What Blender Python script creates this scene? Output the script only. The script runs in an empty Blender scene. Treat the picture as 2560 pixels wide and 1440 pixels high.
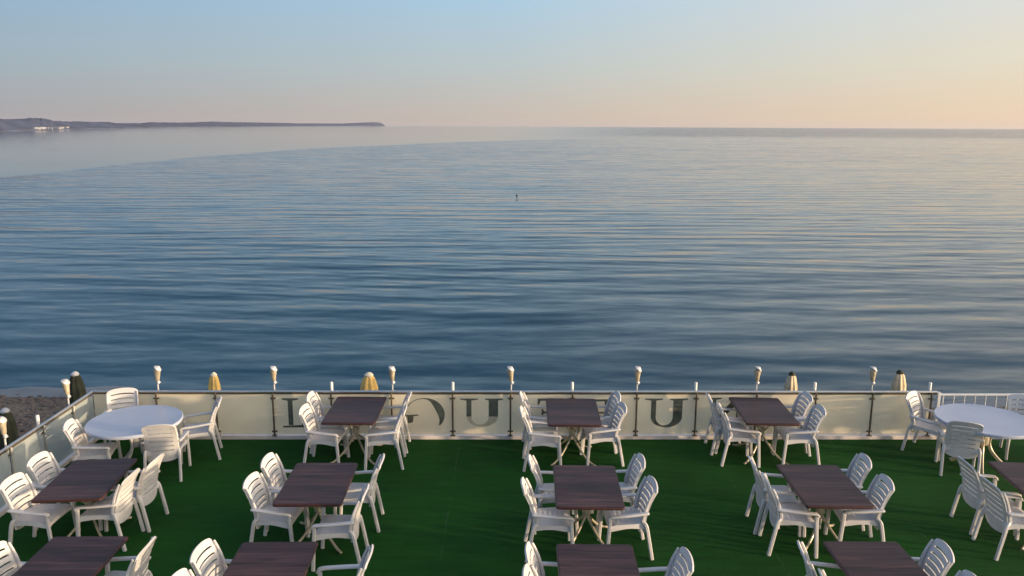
import bpy, bmesh, math, random
from mathutils import Vector, Matrix
random.seed(7)
R = math.radians
scene = bpy.context.scene
COL = scene.collection

# ---------------------------------------------------------------- camera, sky, sun, exposure
PITCH, ROLL, FOC = 11.447, 0.30, 2000.0           # focal length in pixels of a 2560 px wide frame
CAM = Vector((0, 0, 5.0))
cam_d = bpy.data.cameras.new('camera'); cam = bpy.data.objects.new('camera', cam_d); COL.objects.link(cam)
cam_d.sensor_width = 36; cam_d.lens = 36 * FOC / 2560; cam_d.clip_start = 0.1; cam_d.clip_end = 60000
CROT = Matrix.Rotation(R(90 - PITCH), 3, 'X') @ Matrix.Rotation(R(ROLL), 3, 'Z')
cam.matrix_world = Matrix.Translation(CAM) @ CROT.to_4x4()
scene.camera = cam

SUN_EL, SUN_AZ = 3.8, 107.0                      # azimuth clockwise from +Y, the way the camera looks
sdir = Vector((math.sin(R(SUN_AZ)) * math.cos(R(SUN_EL)), math.cos(R(SUN_AZ)) * math.cos(R(SUN_EL)), math.sin(R(SUN_EL))))
world = bpy.data.worlds.new('World'); scene.world = world; world.use_nodes = True
nt = world.node_tree; nt.nodes.clear()
def N(t, typ, **kw):
    n = t.nodes.new(typ)
    for k, v in kw.items():
        setattr(n, k, v)
    return n
sky = N(nt, 'ShaderNodeTexSky', sky_type='NISHITA', sun_disc=False, sun_elevation=R(SUN_EL), sun_rotation=R(SUN_AZ),
        altitude=0, air_density=1.0, dust_density=2.0, ozone_density=1.5)
bg = N(nt, 'ShaderNodeBackground'); wo = N(nt, 'ShaderNodeOutputWorld')
bg.inputs['Strength'].default_value = 0.1
# low evening air: a band near the horizon, warm towards the sun and grey-violet away from it, over the blue of the sky texture
def wmath(op, a, b=None, c=None, clamp=False):
    n = N(nt, 'ShaderNodeMath', operation=op); n.use_clamp = clamp
    for i, x in enumerate((a, b, c)):
        if x is None: continue
        if isinstance(x, (int, float)): n.inputs[i].default_value = x
        else: nt.links.new(x, n.inputs[i])
    return n.outputs[0]
def wramp(fac, stops, interp='LINEAR'):
    r = N(nt, 'ShaderNodeValToRGB'); r.color_ramp.interpolation = interp; e = r.color_ramp.elements
    while len(e) < len(stops): e.new(0.5)
    for el, (p, c) in zip(e, stops): el.position = p; el.color = tuple(c) + (1,)
    nt.links.new(fac, r.inputs[0]); return r.outputs[0]
def wmix(fac, a, b):
    m = N(nt, 'ShaderNodeMix', data_type='RGBA'); nt.links.new(fac, m.inputs[0]) if not isinstance(fac, float) else setattr(m.inputs[0], 'default_value', fac)
    nt.links.new(a, m.inputs[6]); nt.links.new(b, m.inputs[7]); return m.outputs[2]
wtc = N(nt, 'ShaderNodeTexCoord'); wsp = N(nt, 'ShaderNodeSeparateXYZ'); nt.links.new(wtc.outputs['Generated'], wsp.inputs[0])
hl = wmath('SQRT', wmath('ADD', wmath('MULTIPLY', wsp.outputs[0], wsp.outputs[0]), wmath('MULTIPLY', wsp.outputs[1], wsp.outputs[1])))
u = wmath('MULTIPLY_ADD', wmath('DIVIDE', wsp.outputs[0], wmath('MAXIMUM', hl, 0.001)), 0.5, 0.5)
hor = wramp(u, [(0, (.22, .22, .28)), (.23, (.385, .355, .350)), (.5, (.57, .47, .385)), (.77, (.82, .60, .40)), (1, (1.0, .70, .40))])
low = wramp(u, [(0, (.20, .27, .38)), (.23, (.325, .415, .48)), (.5, (.475, .535, .54)), (.77, (.74, .68, .54)), (1, (.90, .74, .50))])
mid = wramp(u, [(0, (.18, .28, .43)), (.23, (.265, .415, .585)), (.5, (.385, .565, .71)), (.77, (.67, .69, .68)), (1, (.80, .76, .68))])
upp = wramp(wmath('MAXIMUM', wsp.outputs[2], 0), [(0, (.17, .34, .55)), (.3, (.18, .35, .58)), (.6, (.22, .33, .52)), (1, (.21, .30, .46))])
z = wsp.outputs[2]
def wstep(a, b): 
    m = N(nt, 'ShaderNodeMapRange'); m.inputs[1].default_value = a; m.inputs[2].default_value = b; nt.links.new(z, m.inputs[0]); return m.outputs[0]
def wsmooth(a, b):
    m = N(nt, 'ShaderNodeMapRange'); m.interpolation_type = 'SMOOTHSTEP'; m.inputs[1].default_value = a; m.inputs[2].default_value = b; nt.links.new(z, m.inputs[0]); return m.outputs[0]
c = wmix(wstep(0.0, 0.07), hor, low); c = wmix(wstep(0.07, 0.15), c, mid); 
side = wramp(u, [(0, (.82, .84, .88)), (.5, (1.0, 1.0, 1.0)), (.77, (1.0, 1.0, 1.0)), (1, (1.0, 1.0, 1.0))])
warm = wramp(u, [(0.4, (0, 0, 0)), (.8, (.17, .13, .05)), (1, (.26, .18, .08))])
mu = N(nt, 'ShaderNodeVectorMath', operation='MULTIPLY_ADD'); nt.links.new(upp, mu.inputs[0]); nt.links.new(side, mu.inputs[1]); nt.links.new(warm, mu.inputs[2])
c = wmix(wsmooth(0.15, 0.50), c, mu.outputs[0])
sc10 = N(nt, 'ShaderNodeVectorMath', operation='SCALE'); sc10.inputs['Scale'].default_value = 9.9; nt.links.new(c, sc10.inputs[0])
fin = wmix(0.93, sky.outputs[0], sc10.outputs[0])
# warm fill glow added as an aureole of the low sun, out of frame to the right and a little behind
dt = N(nt, 'ShaderNodeVectorMath', operation='DOT_PRODUCT'); nt.links.new(wtc.outputs['Generated'], dt.inputs[0]); dt.inputs[1].default_value = sdir
gl = wmath('POWER', wmath('MAXIMUM', dt.outputs['Value'], 0.0), 7.0)
gc = N(nt, 'ShaderNodeVectorMath', operation='SCALE'); gc.inputs[0].default_value = (54.0, 42.0, 28.0); nt.links.new(gl, gc.inputs['Scale'])
ga = N(nt, 'ShaderNodeVectorMath', operation='ADD'); nt.links.new(fin, ga.inputs[0]); nt.links.new(gc.outputs[0], ga.inputs[1]); fin = ga.outputs[0]
nt.links.new(fin, bg.inputs['Color']); nt.links.new(bg.outputs[0], wo.inputs['Surface'])
sun_d = bpy.data.lights.new('sun', 'SUN'); sun = bpy.data.objects.new('sun', sun_d); COL.objects.link(sun)
sun_d.energy = 5.0; sun_d.angle = R(1.5); sun_d.color = (1.0, 0.74, 0.47)
sun.rotation_euler = sdir.to_track_quat('Z', 'Y').to_euler()
scene.view_settings.view_transform = 'Standard'; scene.view_settings.look = 'None'
scene.view_settings.exposure = 0.20; scene.view_settings.gamma = 1.0

# ---------------------------------------------------------------- measuring helpers
def ray(px, py):
    return CROT @ Vector(((px - 1280) / FOC, -(py - 720) / FOC, -1.0))
def on_level(px, py, z):                          # where the sight line meets the level z
    d = ray(px, py); t = (z - CAM.z) / d.z
    return CAM + d * t

# ---------------------------------------------------------------- object helpers
def tag(o, label=None, cat=None, group=None, kind=None):
    if label: o['label'] = label
    if cat: o['category'] = cat
    if group: o['group'] = group
    if kind: o['kind'] = kind
    return o
def empty(name, loc=(0, 0, 0), rz=0.0):
    o = bpy.data.objects.new(name, None); COL.objects.link(o)
    o.location = loc; o.rotation_euler = (0, 0, rz); o.empty_display_size = 0.2
    return o
def obj(name, bm, mat, parent=None, smooth=True, bevel=0.0, angle=35):
    me = bpy.data.meshes.new(name)
    bmesh.ops.recalc_face_normals(bm, faces=bm.faces)
    bm.to_mesh(me); bm.free()
    if smooth: me.shade_smooth()
    me.materials.append(mat)
    o = bpy.data.objects.new(name, me); COL.objects.link(o)
    if parent: o.parent = parent
    if smooth:
        try: me.set_sharp_from_angle(angle=R(angle))
        except Exception: pass
    return o
def copy_tree(o, parent=None):
    c = o.copy(); COL.objects.link(c); c.parent = parent
    for ch in [x for x in COL.objects if x.parent == o]:
        copy_tree(ch, c)
    return c
def box(bm, c, s, rot=None, bev=0.0):
    m = Matrix.Diagonal((s[0], s[1], s[2], 1))
    if rot is not None: m = rot.to_4x4() @ m
    r = bmesh.ops.create_cube(bm, size=1.0, matrix=Matrix.Translation(c) @ m)
    if bev:
        es = set(e for v in r['verts'] for e in v.link_edges)
        bmesh.ops.bevel(bm, geom=list(es), offset=bev, segments=2, affect='EDGES')
def sweep(bm, pts, prof, up=Vector((0, 0, 1)), scales=None, closed=False):
    """rings of a 2-D profile carried along a polyline"""
    pts = [Vector(p) for p in pts]; n = len(pts); rings = []
    for i, p in enumerate(pts):
        t = (pts[(i + 1) % n if closed else min(i + 1, n - 1)] - pts[(i - 1) % n if closed else max(i - 1, 0)]).normalized()
        s = t.cross(up)
        if s.length < 1e-4: s = Vector((0, 1, 0))
        s.normalize(); u = s.cross(t).normalized()
        k = scales[i] if scales else 1.0
        rings.append([bm.verts.new(p + s * (a * k) + u * (b * k)) for a, b in prof])
    m = len(prof)
    for i in range(n if closed else n - 1):
        A, B = rings[i], rings[(i + 1) % n]
        for j in range(m):
            bm.faces.new((A[j], A[(j + 1) % m], B[(j + 1) % m], B[j]))
    if not closed:
        bm.faces.new(rings[0]); bm.faces.new(rings[-1][::-1])
def circ(r, n=10): return [(r * math.cos(2 * math.pi * i / n), r * math.sin(2 * math.pi * i / n)) for i in range(n)]
def rrect(w, h, c):                                # rectangle with cut corners
    w, h = w / 2, h / 2
    return [(w, -h + c), (w, h - c), (w - c, h), (-w + c, h), (-w, h - c), (-w, -h + c), (-w + c, -h), (w - c, -h)]
def lathe(bm, prof, n=24, c=(0, 0, 0), rfun=None, mat=None):
    rings = []
    for r, z in prof:
        ring = []
        for i in range(n):
            a = 2 * math.pi * i / n
            rr = r * (rfun(a, z) if rfun else 1)
            v = Vector((rr * math.cos(a), rr * math.sin(a), z))
            if mat is not None: v = mat @ v
            ring.append(bm.verts.new(v + Vector(c)))
        rings.append(ring)
    for A, B in zip(rings, rings[1:]):
        for j in range(n): bm.faces.new((A[j], A[(j + 1) % n], B[(j + 1) % n], B[j]))
    bm.faces.new(rings[0][::-1]); bm.faces.new(rings[-1])
def spline(pts, k=6):                              # Catmull-Rom
    P = [Vector(p) for p in pts]; out = []
    for i in range(len(P) - 1):
        a, b, c, d = P[max(i - 1, 0)], P[i], P[i + 1], P[min(i + 2, len(P) - 1)]
        for j in range(k):
            t = j / k
            out.append(0.5 * (2 * b + (c - a) * t + (2 * a - 5 * b + 4 * c - d) * t * t + (3 * b - a - 3 * c + d) * t ** 3))
    return out + [P[-1]]

# ---------------------------------------------------------------- materials
def new_mat(name):
    m = bpy.data.materials.new(name); m.use_nodes = True
    t = m.node_tree; b = t.nodes['Principled BSDF']
    return m, t, b
def simple(name, col, rough=0.5, metal=0.0, var=0.12, scale=8.0, bump=0.0, bscale=60.0, spec=0.5, transl=None):
    m, t, b = new_mat(name)
    tc = N(t, 'ShaderNodeTexCoord'); ns = N(t, 'ShaderNodeTexNoise'); ns.inputs['Scale'].default_value = scale; ns.inputs['Detail'].default_value = 6
    oi = N(t, 'ShaderNodeObjectInfo'); mp = N(t, 'ShaderNodeMapping')
    t.links.new(tc.outputs['Object'], mp.inputs['Vector'])
    ad = N(t, 'ShaderNodeVectorMath', operation='SCALE'); ad.inputs[0].default_value = (37, 19, 11)
    t.links.new(oi.outputs['Random'], ad.inputs['Scale']); t.links.new(ad.outputs[0], mp.inputs['Location'])
    t.links.new(mp.outputs[0], ns.inputs['Vector'])
    cr = N(t, 'ShaderNodeValToRGB')
    lo = tuple(c * (1 - var) for c in col) + (1,); hi = tuple(min(1, c * (1 + var)) for c in col) + (1,)
    cr.color_ramp.elements[0].position = 0.3; cr.color_ramp.elements[1].position = 0.7
    cr.color_ramp.elements[0].color = lo; cr.color_ramp.elements[1].color = hi
    t.links.new(ns.outputs['Fac'], cr.inputs['Fac']); t.links.new(cr.outputs['Color'], b.inputs['Base Color'])
    b.inputs['Roughness'].default_value = rough; b.inputs['Metallic'].default_value = metal
    b.inputs['Specular IOR Level'].default_value = spec
    if bump:
        n2 = N(t, 'ShaderNodeTexNoise'); n2.inputs['Scale'].default_value = bscale; n2.inputs['Detail'].default_value = 4
        t.links.new(tc.outputs['Object'], n2.inputs['Vector'])
        bp = N(t, 'ShaderNodeBump'); bp.inputs['Strength'].default_value = bump; bp.inputs['Distance'].default_value = 0.01
        t.links.new(n2.outputs['Fac'], bp.inputs['Height']); t.links.new(bp.outputs[0], b.inputs['Normal'])
    return m
M = {}
M['plastic'] = simple('white_plastic', (0.585, 0.57, 0.575), 0.42, var=0.09, scale=3.5, bump=0.08, bscale=30)
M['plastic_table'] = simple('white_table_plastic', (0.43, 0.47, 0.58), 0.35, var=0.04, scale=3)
M['beige_metal'] = simple('beige_metal', (0.50, 0.44, 0.33), 0.4, 0.2, var=0.15)
M['grey_metal'] = simple('grey_metal', (0.52, 0.50, 0.46), 0.35, 0.5, var=0.1)
M['steel'] = simple('brushed_steel', (0.62, 0.60, 0.58), 0.28, 0.9, var=0.08, scale=20)
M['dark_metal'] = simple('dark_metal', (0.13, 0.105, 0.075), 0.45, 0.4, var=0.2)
M['brass'] = simple('brass_lamp', (0.50, 0.43, 0.31), 0.4, 0.35, var=0.25, scale=14)
M['cap'] = simple('lamp_cap', (0.58, 0.57, 0.58), 0.3, 0.2, var=0.05)
M['pvc'] = simple('white_pvc', (0.75, 0.74, 0.70), 0.45, var=0.06)
M['kerb'] = simple('painted_kerb', (0.74, 0.66, 0.62), 0.7, var=0.15, scale=4, bump=0.3)
M['letter'] = simple('letter_film', (0.12, 0.125, 0.10), 0.45, var=0.35, scale=9)
M['letter_worn'] = simple('letter_film_worn', (0.62, 0.53, 0.38), 0.5, var=0.25, scale=9)
M['yellow'] = simple('yellow_canvas', (0.80, 0.53, 0.17), 0.85, var=0.15, scale=7, bump=0.5, bscale=25)
M['tan'] = simple('tan_canvas', (0.66, 0.52, 0.34), 0.85, var=0.2, scale=7, bump=0.5, bscale=25)
M['canvas_pale'] = simple('pale_canvas', (0.72, 0.66, 0.5), 0.85, var=0.1, scale=7)
M['dark_canvas'] = simple('dark_canvas', (0.035, 0.04, 0.022), 0.9, var=0.4, scale=7, bump=0.5, bscale=25)
M['concrete'] = simple('concrete', (0.32, 0.30, 0.27), 0.85, var=0.2, scale=2, bump=0.4)
M['buoy'] = simple('dark_buoy', (0.05, 0.05, 0.05), 0.5, var=0.2)
M['white_paint'] = simple('white_paint', (0.62, 0.64, 0.66), 0.45, var=0.08)

def wood_mat():
    m, t, b = new_mat('dark_wood_laminate')
    tc = N(t, 'ShaderNodeTexCoord'); oi = N(t, 'ShaderNodeObjectInfo')
    sc = N(t, 'ShaderNodeVectorMath', operation='SCALE'); sc.inputs[0].default_value = (91, 47, 13); t.links.new(oi.outputs['Random'], sc.inputs['Scale'])
    mp = N(t, 'ShaderNodeMapping'); mp.inputs['Scale'].default_value = (1.2, 14, 3)
    t.links.new(tc.outputs['Object'], mp.inputs['Vector']); t.links.new(sc.outputs[0], mp.inputs['Location'])
    ns = N(t, 'ShaderNodeTexNoise'); ns.inputs['Scale'].default_value = 1.6; ns.inputs['Detail'].default_value = 8; ns.inputs['Distortion'].default_value = 0.6
    t.links.new(mp.outputs[0], ns.inputs['Vector'])
    cr = N(t, 'ShaderNodeValToRGB'); e = cr.color_ramp.elements
    e[0].position = 0.3; e[0].color = (0.034, 0.014, 0.013, 1); e[1].position = 0.72; e[1].color = (0.105, 0.045, 0.042, 1)
    t.links.new(ns.outputs['Fac'], cr.inputs['Fac'])
    # planks: thin darker joints across the top
    sx = N(t, 'ShaderNodeSeparateXYZ'); t.links.new(tc.outputs['Object'], sx.inputs[0])
    md = N(t, 'ShaderNodeMath', operation='PINGPONG'); md.inputs[1].default_value = 0.0725
    t.links.new(sx.outputs['Y'], md.inputs[0])
    lt = N(t, 'ShaderNodeMath', operation='LESS_THAN'); lt.inputs[1].default_value = 0.0022; t.links.new(md.outputs[0], lt.inputs[0])
    mx = N(t, 'ShaderNodeMix', data_type='RGBA'); mx.inputs[7].default_value = (0.015, 0.008, 0.008, 1)
    t.links.new(lt.outputs[0], mx.inputs[0]); t.links.new(cr.outputs[0], mx.inputs[6])
    pl = N(t, 'ShaderNodeMath', operation='DIVIDE'); pl.inputs[1].default_value = 0.145; t.links.new(sx.outputs['Y'], pl.inputs[0])
    rd = N(t, 'ShaderNodeMath', operation='ROUND'); t.links.new(pl.outputs[0], rd.inputs[0])
    ad = N(t, 'ShaderNodeMath', operation='MULTIPLY_ADD'); ad.inputs[1].default_value = 53.0; t.links.new(oi.outputs['Random'], ad.inputs[0]); t.links.new(rd.outputs[0], ad.inputs[2])
    wn = N(t, 'ShaderNodeTexWhiteNoise', noise_dimensions='1D'); t.links.new(ad.outputs[0], wn.inputs['W'])
    vr = N(t, 'ShaderNodeMapRange'); vr.inputs[3].default_value = 0.72; vr.inputs[4].default_value = 1.25; t.links.new(wn.outputs['Value'], vr.inputs[0])
    hs = N(t, 'ShaderNodeHueSaturation'); hs.inputs['Saturation'].default_value = 0.85; t.links.new(vr.outputs[0], hs.inputs['Value']); t.links.new(mx.outputs[2], hs.inputs['Color'])
    t.links.new(hs.outputs[0], b.inputs['Base Color'])
    b.inputs['Specular IOR Level'].default_value = 0.22
    rr = N(t, 'ShaderNodeMapRange'); rr.inputs[3].default_value = 0.36; rr.inputs[4].default_value = 0.55
    t.links.new(ns.outputs['Fac'], rr.inputs[0]); t.links.new(rr.outputs[0], b.inputs['Roughness'])
    return m
M['wood'] = wood_mat()
M['wood_edge'] = simple('table_edge_band', (0.045, 0.015, 0.013), 0.5, var=0.3, scale=12)

def turf_mat():
    m, t, b = new_mat('artificial_turf')
    tc = N(t, 'ShaderNodeTexCoord')
    n1 = N(t, 'ShaderNodeTexNoise'); n1.inputs['Scale'].default_value = 0.7; n1.inputs['Detail'].default_value = 5
    n2 = N(t, 'ShaderNodeTexNoise'); n2.inputs['Scale'].default_value = 120; n2.inputs['Detail'].default_value = 3
    mp = N(t, 'ShaderNodeMapping'); mp.inputs['Scale'].default_value = (0.5, 3.5, 1)
    n3 = N(t, 'ShaderNodeTexNoise'); n3.inputs['Scale'].default_value = 3; n3.inputs['Detail'].default_value = 6
    t.links.new(tc.outputs['Object'], mp.inputs[0]); t.links.new(mp.outputs[0], n3.inputs['Vector'])
    t.links.new(tc.outputs['Object'], n1.inputs['Vector']); t.links.new(tc.outputs['Object'], n2.inputs['Vector'])
    a = N(t, 'ShaderNodeMath', operation='ADD'); t.links.new(n1.outputs[0], a.inputs[0]); t.links.new(n3.outputs[0], a.inputs[1])
    a2 = N(t, 'ShaderNodeMath', operation='MULTIPLY_ADD'); a2.inputs[1].default_value = 0.9; t.links.new(n2.outputs[0], a2.inputs[0]); t.links.new(a.outputs[0], a2.inputs[2])
    mr = N(t, 'ShaderNodeMapRange'); mr.inputs[1].default_value = 1.0; mr.inputs[2].default_value = 1.9; t.links.new(a2.outputs[0], mr.inputs[0])
    cr = N(t, 'ShaderNodeValToRGB'); e = cr.color_ramp.elements
    e[0].position = 0; e[0].color = (0.005, 0.038, 0.006, 1); e[1].position = 1; e[1].color = (0.012, 0.086, 0.010, 1)
    t.links.new(mr.outputs[0], cr.inputs[0])
    # joints of the turf rolls, two metres apart, frayed and dusty here and there
    sx = N(t, 'ShaderNodeSeparateXYZ'); t.links.new(tc.outputs['Object'], sx.inputs[0])
    n4 = N(t, 'ShaderNodeTexNoise'); n4.inputs['Scale'].default_value = 9; n4.inputs['Detail'].default_value = 5; t.links.new(tc.outputs['Object'], n4.inputs['Vector'])
    of = N(t, 'ShaderNodeMath', operation='MULTIPLY_ADD'); of.inputs[1].default_value = 0.03; t.links.new(n4.outputs[0], of.inputs[0]); t.links.new(sx.outputs['X'], of.inputs[2])
    of2 = N(t, 'ShaderNodeMath', operation='ADD'); of2.inputs[1].default_value = 0.81; t.links.new(of.outputs[0], of2.inputs[0])
    pp = N(t, 'ShaderNodeMath', operation='PINGPONG'); pp.inputs[1].default_value = 1.0; t.links.new(of2.outputs[0], pp.inputs[0])
    ls = N(t, 'ShaderNodeMapRange'); ls.inputs[1].default_value = 0.012; ls.inputs[2].default_value = 0.0; t.links.new(pp.outputs[0], ls.inputs[0])
    gate = N(t, 'ShaderNodeMapRange'); gate.inputs[1].default_value = 0.48; gate.inputs[2].default_value = 0.62; t.links.new(n4.outputs[0], gate.inputs[0])
    mm = N(t, 'ShaderNodeMath', operation='MULTIPLY'); t.links.new(ls.outputs[0], mm.inputs[0]); t.links.new(gate.outputs[0], mm.inputs[1])
    # faint dust scuffs
    n5 = N(t, 'ShaderNodeTexNoise'); n5.inputs['Scale'].default_value = 2.3; n5.inputs['Detail'].default_value = 9; n5.inputs['Roughness'].default_value = 0.7; t.links.new(tc.outputs['Object'], n5.inputs['Vector'])
    du = N(t, 'ShaderNodeMapRange'); du.inputs[1].default_value = 0.60; du.inputs[2].default_value = 0.78; du.inputs[4].default_value = 0.30; t.links.new(n5.outputs[0], du.inputs[0])
    mx1 = N(t, 'ShaderNodeMath', operation='MAXIMUM'); t.links.new(mm.outputs[0], mx1.inputs[0]); t.links.new(du.outputs[0], mx1.inputs[1])
    tm = N(t, 'ShaderNodeMix', data_type='RGBA'); tm.inputs[7].default_value = (0.05, 0.085, 0.05, 1); t.links.new(mx1.outputs[0], tm.inputs[0]); t.links.new(cr.outputs[0], tm.inputs[6])
    t.links.new(tm.outputs[2], b.inputs['Base Color'])
    b.inputs['Roughness'].default_value = 0.95; b.inputs['Specular IOR Level'].default_value = 0.15
    bp = N(t, 'ShaderNodeBump'); bp.inputs['Strength'].default_value = 0.6; bp.inputs['Distance'].default_value = 0.01
    t.links.new(n2.outputs[0], bp.inputs['Height']); t.links.new(bp.outputs[0], b.inputs['Normal'])
    return m
M['turf'] = turf_mat()

def film_glass(name, col, opac, rough=0.25, tmix=0.35, tcol=(0.80, 0.88, 0.86)):
    """a glass pane with a translucent film on it"""
    m, t, b = new_mat(name); out = t.nodes['Material Output']
    tc = N(t, 'ShaderNodeTexCoord'); ns = N(t, 'ShaderNodeTexNoise'); ns.inputs['Scale'].default_value = 1.3; ns.inputs['Detail'].default_value = 5
    t.links.new(tc.outputs['Object'], ns.inputs['Vector'])
    cr = N(t, 'ShaderNodeValToRGB'); e = cr.color_ramp.elements
    e[0].position = .3; e[0].color = tuple(c * .9 for c in col) + (1,); e[1].position = .7; e[1].color = tuple(min(1, c * 1.08) for c in col) + (1,)
    t.links.new(ns.outputs[0], cr.inputs[0]); t.links.new(cr.outputs[0], b.inputs['Base Color'])
    b.inputs['Roughness'].default_value = rough
    tl = N(t, 'ShaderNodeBsdfTranslucent'); t.links.new(cr.outputs[0], tl.inputs['Color'])
    tr = N(t, 'ShaderNodeBsdfTransparent'); tr.inputs['Color'].default_value = tcol + (1,)
    m1 = N(t, 'ShaderNodeMixShader'); m1.inputs[0].default_value = tmix
    t.links.new(b.outputs[0], m1.inputs[1]); t.links.new(tl.outputs[0], m1.inputs[2])
    m2 = N(t, 'ShaderNodeMixShader'); m2.inputs[0].default_value = opac
    t.links.new(tr.outputs[0], m2.inputs[1]); t.links.new(m1.outputs[0], m2.inputs[2])
    t.links.new(m2.outputs[0], out.inputs['Surface'])
    return m
M['cream_panel'] = film_glass('cream_film_glass', (0.96, 0.82, 0.60), 0.98, 0.5, 0.35)
M['pane'] = film_glass('clear_pane_back', (0.6, 0.66, 0.64), 0.02, 0.1, 0.3, (0.98, 0.99, 0.98))
M['clear_panel'] = film_glass('greenish_glass', (0.56, 0.62, 0.60), 0.78, 0.2)

def beach_mat():
    m, t, b = new_mat('wet_shingle')
    tc = N(t, 'ShaderNodeTexCoord')
    v = N(t, 'ShaderNodeTexVoronoi'); v.inputs['Scale'].default_value = 14
    n = N(t, 'ShaderNodeTexNoise'); n.inputs['Scale'].default_value = 0.8; n.inputs['Detail'].default_value = 8
    t.links.new(tc.outputs['Object'], v.inputs['Vector']); t.links.new(tc.outputs['Object'], n.inputs['Vector'])
    hs = N(t, 'ShaderNodeSeparateColor'); t.links.new(v.outputs['Color'], hs.inputs[0])
    a = N(t, 'ShaderNodeMath', operation='MULTIPLY_ADD'); a.inputs[1].default_value = 0.6; t.links.new(hs.outputs[0], a.inputs[0]); t.links.new(n.outputs[0], a.inputs[2])
    cr = N(t, 'ShaderNodeValToRGB'); e = cr.color_ramp.elements
    e[0].position = .35; e[0].color = (0.05, 0.035, 0.024, 1); e[1].position = 1; e[1].color = (0.19, 0.14, 0.10, 1)
    t.links.new(a.outputs[0], cr.inputs[0]); t.links.new(cr.outputs[0], b.inputs['Base Color'])
    b.inputs['Roughness'].default_value = 0.75
    bp = N(t, 'ShaderNodeBump'); bp.inputs['Distance'].default_value = 0.03; t.links.new(v.outputs['Distance'], bp.inputs['Height']); t.links.new(bp.outputs[0], b.inputs['Normal'])
    return m
M['beach'] = beach_mat()

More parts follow.
